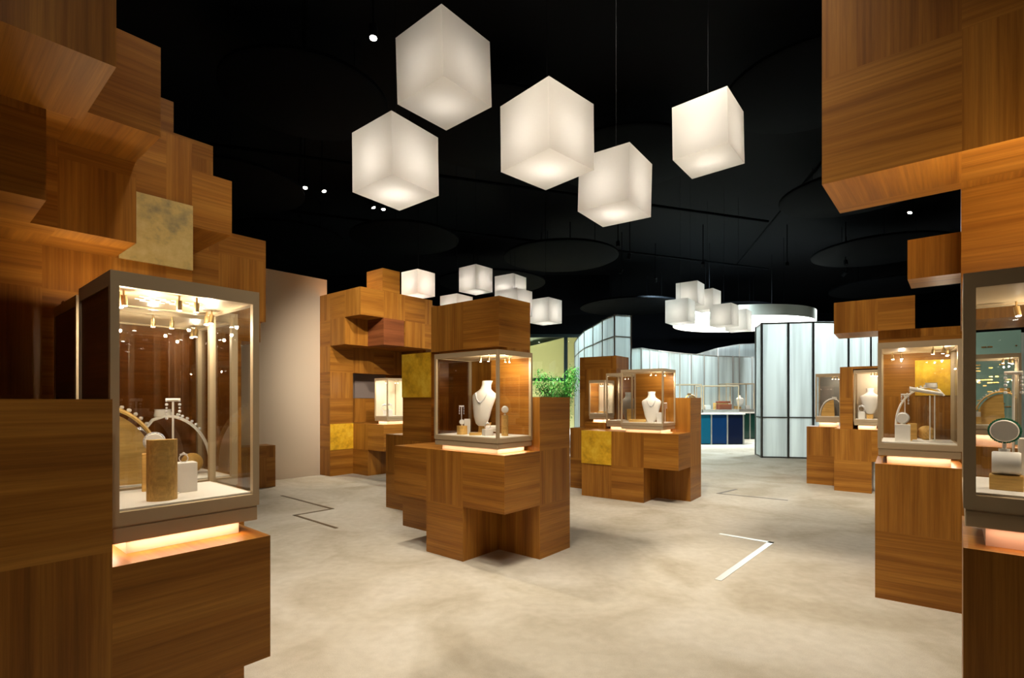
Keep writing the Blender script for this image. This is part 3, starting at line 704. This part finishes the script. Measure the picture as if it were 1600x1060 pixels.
for (x, y, z, yw, tx, ty, lb, pw) in [
    (-.4232, 3.1682, 2.0018, -39.12, -.4, -1.74, 'highest big glowing white cube lamp, hung above all others', 10),
    (-.8291, 3.5404, 1.5559, -37.09, -1.74, -.99, 'leftmost big glowing cube lamp, left below the highest cube', 17),
    (.2331, 3.1771, 1.5593, -46.61, -.27, -.53, 'middle big glowing cube lamp overlapping a smaller looking one', 15),
    (.9034, 3.9801, 1.5524, -37.43, -.43, 1.52, 'tilted glowing cube lamp partly hidden by the middle big cube', 17),
    (1.7004, 4.0237, 2.0228, -39.33, -1.78, -.28, 'rightmost big glowing cube lamp, hung alone', 11)]:
    cube_lamp((x, y, z + H), yw, tx, ty, lb, G1, pw)
for (x, y, z, a_, lb) in [
    (-1.761, 9.549, 3.316, 37, 'small glowing cube lamp left of the central tower, farthest left of its cluster'),
    (-.666, 9.424, 3.372, 40.7, 'highest small glowing cube lamp above the central tower'),
    (.02, 9.89, 3.316, 36, 'small glowing cube lamp right of the highest in the tower cluster'),
    (-1.045, 9.73, 2.894, 37, 'small glowing cube lamp half hidden by the left of the central tower top'),
    (.088, 8.9, 2.825, 38, 'small glowing cube lamp peeking over the right of the central tower top'),
    (.685, 9.651, 2.81, 39.7, 'small glowing cube lamp right beside the central tower')]:
    cube_lamp((x, y, z), -a_, 0, 0, lb, G2, 22)
for (x, y, z, a_, lb) in [
    (3.811, 10.526, 3.325, 38, 'upper left cube lamp of the cluster before the round light disc'),
    (4.5, 11.465, 3.371, 43.7, 'upper right cube lamp of the cluster before the round light disc'),
    (3.419, 9.95, 2.853, 36.7, 'lowest left cube lamp of the cluster before the round light disc'),
    (4.584, 10.714, 2.904, 42.7, 'middle cube lamp in front of the round light disc'),
    (5.163, 11.285, 2.877, 39, 'rightmost cube lamp in front of the round light disc')]:
    cube_lamp((x, y, z), -a_, 0, 0, lb, G3, 15)

# ---------------------------------------------------------------- ceiling spotlights, discs
VISL = ['bright spotlight dot beside the highest big cube lamp', 'left one of two spotlight dots above the plaster wall', 'right one of two spotlight dots above the plaster wall',
        'right one of two faint dots under the leftmost big cube lamp', 'left one of two faint dots under the leftmost big cube lamp', 'spotlight dot above the small cube beside the central tower',
        'faint spotlight dot just left of the one above the tower cubes', 'distant faint spotlight dot right of the tower cube lamps', 'lone spotlight dot between the canopy and the side block at right']
for i, (x, y, tx, ty, tz, pw, an) in enumerate(SPOTS):
    lab = VISL[i] if i < len(VISL) else 'unseen ceiling spotlight added to light the room'
    root = empty('ceiling_spotlight', (x, y, 5.9), 0, lab, 'spotlight', 'small black ceiling spotlights')
    t = Vector((tx, ty, tz)); s = Vector((x, y, 5.0)); h = (t - s).normalized()
    MB().tube([(0, 0, 0), (0, 0, -.78)], .012, 6).build('rod', BLACK, root)
    a = Vector((0, 0, -.78)); m = MB(); m.tube([a, a + h * .13], .045, 14); m.build('housing', BLACK, root, True)
    m = MB(); m.tube([a + h * .13, a + h * .134], .035, 14); m.build('lens', LENS, root)
    spot_light(a + h * .16, a + h * .16 + h, pw, an, (1, .88, .72), .95, .03 if y > 4.7 else .16, root)
k = 0
for (x, y, z, r) in [(-2.6, 6.5, 5.1, 1.0), (-4.5, 8.2, 4.7, 1.1), (-.3, 7.5, 5.2, 1.2), (1.9, 8.6, 5.3, 1.2), (-5.2, 11.8, 5.0, 1.3), (-2.4, 11.5, 4.9, 1.2),
                     (3.9, 6.6, 5.3, 1.1), (1.2, 12.6, 4.8, 1.4), (6.3, 9.5, 5.1, 1.2), (9.2, 12.8, 5.0, 1.5), (-.6, 15.4, 4.8, 1.6), (4.0, 17.2, 4.4, 1.7), (12.0, 16.0, 4.8, 1.8), (8.0, 19, 4.6, 1.6)]:
    o = empty('acoustic_disc', (x, y, z), 0, 'dark round acoustic disc hung under the black ceiling', 'ceiling disc', 'dark acoustic discs under the ceiling')
    MB().lathe([(r * .97, 0), (r, .02), (r, .06), (r * .97, .08)], 40).build('panel', DISCM, o, True)
    for k in range(3): MB().tube([(r * .6 * cos(k * 2.09), r * .6 * sin(k * 2.09), .08), (r * .6 * cos(k * 2.09), r * .6 * sin(k * 2.09), 5.9 - z)], .006, 5).build('hanger', BLACK, o)
# black truss tubes above
for (x0, y0, x1, y1, z) in [(-6, 8, 6, 12, 5.5), (-5, 11, 8, 16, 5.4), (-2, 5, -5, 12, 5.6), (5, 7, 7, 16, 5.5)]:
    o = MB().tube([(x0, y0, z), (x1, y1, z)], .03, 8).build('ceiling_pipe', DISCM); tag(o, 'black pipe running under the dark ceiling', 'pipe', 'black pipes under the ceiling')

# ---------------------------------------------------------------- round light disc in the far room
root = empty('round_light_box', (7.0, 15.6, 3.6), 0, 'huge round light box glowing white over the far room', 'ceiling light')
m = MB(); n = 64
ro = [[(2.02 * cos(2 * pi * k / n), 1.8 * sin(2 * pi * k / n), z) for k in range(n)] for z in (0, .30)]
m.loft(ro, False); m.build('rim', RIMM, root, True)
m = MB(); m.face([(2.0 * cos(2 * pi * k / n), 1.78 * sin(2 * pi * k / n), .004) for k in range(n)]); m.build('membrane', PANELW, root)
m = MB(); m.face([(2.0 * cos(2 * pi * k / n), 1.78 * sin(2 * pi * k / n), .29) for k in range(n)]); m.build('lid', RIMM, root)
for k in range(4): MB().tube([(1.4 * cos(k * pi / 2 + .5), 1.3 * sin(k * pi / 2 + .5), .29), (1.4 * cos(k * pi / 2 + .5), 1.3 * sin(k * pi / 2 + .5), 2.3)], .006, 5).build('hanger', BLACK, root)

# ---------------------------------------------------------------- frosted glass partitions
def partition(name, label, pts, z0, z1, mat, transoms=(), fr=.03, framem=None, group=None, tops=None, depth=.05):
    root = empty(name, (*pts[0], 0), 0, label, 'partition', group)
    o = Vector((*pts[0], 0)); f = MB()
    tp = tops or [z1] * len(pts)
    for i, p in enumerate(pts):
        v = Vector((*p, 0)) - o
        f.box(v.x - fr / 2, v.x + fr / 2, v.y - depth / 2, v.y + depth / 2, z0, tp[i])
    for i, (p, q) in enumerate(zip(pts, pts[1:])):
        a = Vector((*p, 0)) - o; b = Vector((*q, 0)) - o
        for zz in (('b', z0 + fr / 2),) + tuple(('t', t) for t in transoms):
            f.tube([a + Vector((0, 0, zz[1])), b + Vector((0, 0, zz[1]))], fr / 2, 4)
        f.tube([a + Vector((0, 0, tp[i] - fr / 2)), b + Vector((0, 0, tp[i + 1] - fr / 2))], fr / 2, 4)
        m = MB(); m.face([a + Vector((0, 0, z0)), b + Vector((0, 0, z0)), b + Vector((0, 0, tp[i + 1])), a + Vector((0, 0, tp[i]))])
        m.build('fluted_pane', mat, root)
    f.build('frame', framem or STEEL, root)
    return root
DKSTEEL = simple('dark_steel', (0.10, 0.095, 0.085), 0.4, 0.6)
partition('glass_partition', 'tall frosted glass partition with dark mullions right of the far room opening',
          [(5.86, 12.3), (5.68, 11.65), (6.23, 11.55), (6.72, 11.43), (7.55, 11.5), (8.4, 12.0), (9.4, 12.6)], 0, 3.07, FLUTED, (.92,), .035, DKSTEEL)
partition('glass_partition', 'curving tower of bright tall frosted panes beside the bamboo plant',
          [(2.47, 10.64), (2.1, 10.5), (1.98, 11.2), (1.915, 12.1), (1.83, 12.95), (1.85, 14.2), (1.91, 15.6)], 0, 3.07, FLUTED, (2.62,), .025, STEEL)
# wavy screen closing the far room
pts = []; 
for u, d_ in [(985, 15.5), (1002, 15.2), (1015, 15.6), (1029, 16.0), (1045, 16.4), (1062, 16.8), (1080, 17.2), (1100, 17.6), (1122, 18.0), (1145, 18.2), (1155, 18.3), (1175, 18.4), (1200, 18.4)]:
    pts.append(((u - 800) / 800 * d_, d_))
partition('glass_screen', 'long wavy screen of pale blue frosted panes across the far room', pts, 0, 2.86, FLUTED, (), .035, STEEL)
pts = [((u - 800) / 800 * d_, d_) for u, d_ in [(1040, 20.5), (1090, 20.2), (1121, 20), (1155, 20), (1200, 20), (1280, 20), (1420, 20)]]
tops = [H + v / 800 * d_ for v, d_ in zip([66, 71, 80, 86, 88, 92, 98], [20.5, 20.2, 20, 20, 20, 20, 20])]
partition('glass_screen', 'taller pale blue curved screen behind the wavy one', pts, 0, 3, FLUTED, (), .03, STEEL, tops=tops)
# pale cool spots added high up to light the glass screens
for (x, y, z, tx, ty, pw) in [(5.0, 13.4, 4.9, 6.7, 17.9, 1900), (9.4, 14.4, 4.9, 7.6, 18.2, 1500), (4.2, 15.0, 4.9, 5.2, 17.0, 1300), (8.6, 13.2, 4.9, 8.0, 11.6, 650), (7.2, 13.4, 4.9, 6.3, 11.5, 650),
                              (2.9, 12.6, 4.9, 1.95, 12.6, 700), (3.0, 14.0, 4.9, 1.9, 14.6, 500), (5.0, 19.0, 4.9, 5.2, 17.0, 700), (9.0, 19.4, 4.9, 7.5, 17.5, 1500), (2.4, 11.6, 4.9, 2.3, 10.6, 300)]:
    root = empty('added_far_room_spot', (x, y, 5.9), 0, 'cool white spotlight added to light the far room', 'spotlight', 'cool white spotlights added over the far room')
    t = Vector((tx, ty, 1.5)); h = (t - Vector((x, y, z))).normalized(); L_ = z - 5.9
    MB().tube([(0, 0, 0), (0, 0, L_)], .012, 6).build('rod', BLACK, root)
    a = Vector((0, 0, L_)); MB().tube([a, a + h * .13], .045, 12).build('housing', BLACK, root, True)
    spot_light(a + h * .16, a + h * .16 + h, pw, 110, (.74, .94, 1.0) if x < 7 else (.86, .97, 1.0), .9, .12, root)

# ---------------------------------------------------------------- lacquered counters of the far room
def counter(label, x0, x1, y, h, mats, top=LEATHER):
    root = empty('lacquered_counter', ((x0 + x1) / 2, y, 0), 0, label, 'counter', 'lacquered counters in the far room')
    W_ = x1 - x0; n = len(mats); X = -W_ / 2
    MB().box(X, X + W_, .02, .9, 0, h - .04).build('body', BLACK, root)
    for i, mt in enumerate(mats):
        a = X + W_ * i / n; MB().box(a + .02, a + W_ / n - .02, 0, .02, .03, h - .06).build('panel', mt, root)
        MB().box(a - .02, a + .02, -.01, .02, 0, h - .04).build('divider', STEEL, root)
    MB().box(X + W_ - .02, X + W_ + .02, -.01, .02, 0, h - .04).build('divider', STEEL, root)
    MB().box(X - .04, X + W_ + .04, -.04, .94, h - .04, h).build('top', top, root, bevel=.004)
    return root
counter('blue lacquered counter, teal at left to navy at right, in the far room', 4.9, 6.78, 15.0, .92, [BLUE1, BLUE1, BLUE2, BLUE3])
counter('dark green lacquered counter beyond the blue one', 6.9, 8.9, 17.0, .90, [GREEN, GREEN, GREEN, GREEN])
def far_case(x0, x1, y, z0, z1, label, dp=.6):
    root = empty('display_case', ((x0 + x1) / 2, y, z0), 0, label, 'display case', 'display cases on the far counters')
    w_ = (x1 - x0) / 2; h = z1 - z0; p = .025
    MB().box(-w_, w_, 0, dp, 0, .10).build('base_plate', STEEL, root, bevel=.004)
    f = MB()
    for x in (-w_, w_ - p):
        for y_ in (0, dp - p): f.box(x, x + p, y_, y_ + p, .1, h)
    f.box(-w_ + p, w_ - p, 0, p, h - .03, h); f.box(-w_ + p, w_ - p, dp - p, dp, h - .03, h)
    f.box(-w_, -w_ + p, p, dp - p, h - .03, h); f.box(w_ - p, w_, p, dp - p, h - .03, h); f.build('frame', BRONZE, root)
    m = MB(); m.face([(-w_ + p, .005, .1), (w_ - p, .005, .1), (w_ - p, .005, h - .03), (-w_ + p, .005, h - .03)]); m.build('glass_pane', GLASS, root)
    MB().box(-w_ + p, w_ - p, p, dp - p, h - .02, h - .005).build('ceiling_panel', BEIGE, root)
    spot_light((0, dp / 2, h - .06), (0, dp / 2, 0), 40, 150, (1, .86, .66), .6, .01, root)
    return root
far_case(4.95, 5.62, 15.15, .92, 1.78, 'smaller glass case with an oak arch on the blue lacquered counter')
far_case(5.66, 6.72, 15.15, .92, 1.74, 'wide glass case over the mahogany box on the blue counter')
far_case(7.15, 8.1, 17.1, .90, 1.86, 'glass case on the dark green counter')
zt = 1.02
root = empty('jewel_box', (6.38, 15.42, zt), .1, 'polished mahogany jewel box with open lid on the blue counter', 'jewel box')
MB().box(-.2, .2, -.1, .1, 0, .16).build('body', JEWELB, root, bevel=.01); MB().box(-.2, .2, -.03, .12, .19, .25).build('lid', JEWELB, root, bevel=.01)
MB().box(-.19, .19, .09, .11, .15, .2).build('hinge', GOLDM, root)
p = (5.36, 15.45, zt); arch_stand(p, .48, 0, 'oak arch stand at the left of the blue counter', True, False, -1, .35)
block((5.88, 15.4, zt), .16, .1, .13, 0, LEATHER, 'white block left of the mahogany jewel box')
block((6.10, 15.42, zt), .06, .08, .2, 0, WOODP, 'oak block touching the mahogany jewel box')
p = (7.72, 17.35, 1.0); bust(p, .46, 0, 'ivory bust with necklace on the dark green counter')
block((7.35, 17.3, 1.0), .10, .08, .26, 0, LEATHER, 'tall white block left of the ivory bust'); block((7.95, 17.3, 1.0), .14, .1, .12, 0, LEATHER, 'low white block right of the ivory bust')
block((7.56, 17.25, 1.0), .14, .08, .1, 0, WOODP, 'small oak block in front of the ivory bust')

# turquoise wall panel with gold flecks and pale curtain, seen through the nearest right case
root = empty('flecked_wall_panel', (5.36, 5.9, 0), radians(49), 'turquoise panel with scattered gold flecks seen through the nearest right case', 'wall panel')
MB().box(0, .03, -.36, .36, 0, 2.1).build('board', TURQ, root)
m = MB(); rnd = random.Random(3)
for k in range(90):
    y, z_ = -.33 + .05 * rnd.randint(0, 12), .9 + .034 * rnd.randint(0, 30); wd = rnd.choice((.015, .03, .045))
    m.box(-.003, 0, y, y + wd, z_, z_ + .014)
m.build('gold_fleck', GOLDM, root)
root = empty('pale_blue_column', (5.80, 6.0, 0), radians(49), 'pale blue fluted column beside the turquoise flecked panel', 'column')
m = MB()
for k in range(10): m.lathe([(.025, 0), (.025, 2.1)], 12, (0, -.13 + k * .03, 0))
m.build('shaft', FLUTED, root)

# ---------------------------------------------------------------- window, canopy and bamboo on the far left
wx, wy = .2, 19.0
fr_ = MB(); 
for x in (-.35, 1.93, 3.3): fr_.box(x, x + .13, wy - .05, wy + .05, 0, 3.62)
fr_.box(-.35, 3.4, wy - .05, wy + .05, 3.62, 3.74); fr_.box(-.22, 1.93, wy - .04, wy + .04, 2.0, 2.12)
o = structure(empty('window_1', (0, 0, 0))); fr_.build('window_frame', WINF, o)
m = MB(); m.face([(-.3, wy, 0), (3.35, wy, 0), (3.35, wy, 3.65), (-.3, wy, 3.65)]); m.build('pane', GLASS, o)
structure(MB().box(-14, -.35, wy - .1, wy + .1, 0, 6).build('wall_rear', BLACK))
structure(MB().box(-.35, 3.4, wy - .1, wy + .1, 3.74, 6).build('wall_above_window', BLACK))
structure(MB().box(3.4, 3.6, wy - .1, 27, 0, 6).build('wall_divider', BLACK))
root = empty('canvas_canopy', (1.5, 22.5, 0), 0, 'yellow green canvas canopy seen through the far window', 'canopy')
def sheet(f, nu, nv, name, mat):
    m = MB()
    for i in range(nu):
        for j in range(nv): m.face([f(i / nu, j / nv), f((i + 1) / nu, j / nv), f((i + 1) / nu, (j + 1) / nv), f(i / nu, (j + 1) / nv)])
    return m.build(name, mat, root, True)
sheet(lambda u, v: (-3.5 + 6 * u, 1.2 - .8 * v * v, v * (3.0 + 1.5 * u)), 10, 8, 'side_sheet', TENT)
sheet(lambda u, v: (-3.5 + 6 * u, 1.2 - 3.6 * v, 3.0 + 1.5 * u + .5 * v + .3 * sin(pi * v)), 10, 8, 'roof_sheet', TENT2)
spot_light((1.0, 19.6, 5.2), (.8, 23.5, 2.2), 15000, 150, (.95, 1, .9), .9, .3)  # lamp added outside the window to brighten the canvas

root = empty('bamboo_plant', (1.05, 12.6, 0), 0, 'leafy green potted bamboo between the central island and frosted glass', 'plant')
m = MB(); rnd = random.Random(11); stems = []
for k in range(16):
    a = rnd.uniform(0, 2 * pi); r0 = rnd.uniform(0, .12); r1 = rnd.uniform(.1, .62); h = rnd.uniform(1.5, 2.35)
    P = [(r0 * cos(a) + (r1 - r0) * cos(a) * (t ** 2), (r0 + (r1 - r0) * t ** 2) * sin(a), .35 + (h - .35) * t) for t in [i / 6 for i in range(7)]]
    stems.append(P); m.tube(P, .009, 5, .003)
m.build('stems', STEMM, root, True)
m = MB()
for P in stems:
    for k in range(520):
        t = rnd.uniform(.28, 1) * 6; i = min(5, int(t)); q = Vector(P[i]).lerp(Vector(P[i + 1]), t - i)
        q += Vector((rnd.gauss(0, .085), rnd.gauss(0, .085), rnd.gauss(0, .05)))
        d = Vector((rnd.uniform(-1, 1), rnd.uniform(-1, 1), rnd.uniform(-.7, .3))).normalized(); s = d.cross(Vector((0, 0, 1))).normalized() * .013; l = rnd.uniform(.07, .13)
        m.face([q, q + d * l * .5 + s, q + d * l, q + d * l * .5 - s])
m.build('foliage', LEAF, root)
MB().lathe([(.2, 0), (.25, .38), (.23, .38), (.22, .34), (.01, .34)], 28).build('pot', GREYP, root, True)
spot_light((.5, 11.0, 5.0), (1.0, 12.6, 1.6), 2600, 36, (.95, 1, .9), .8, .1)  # lamp added to brighten the bamboo leaves
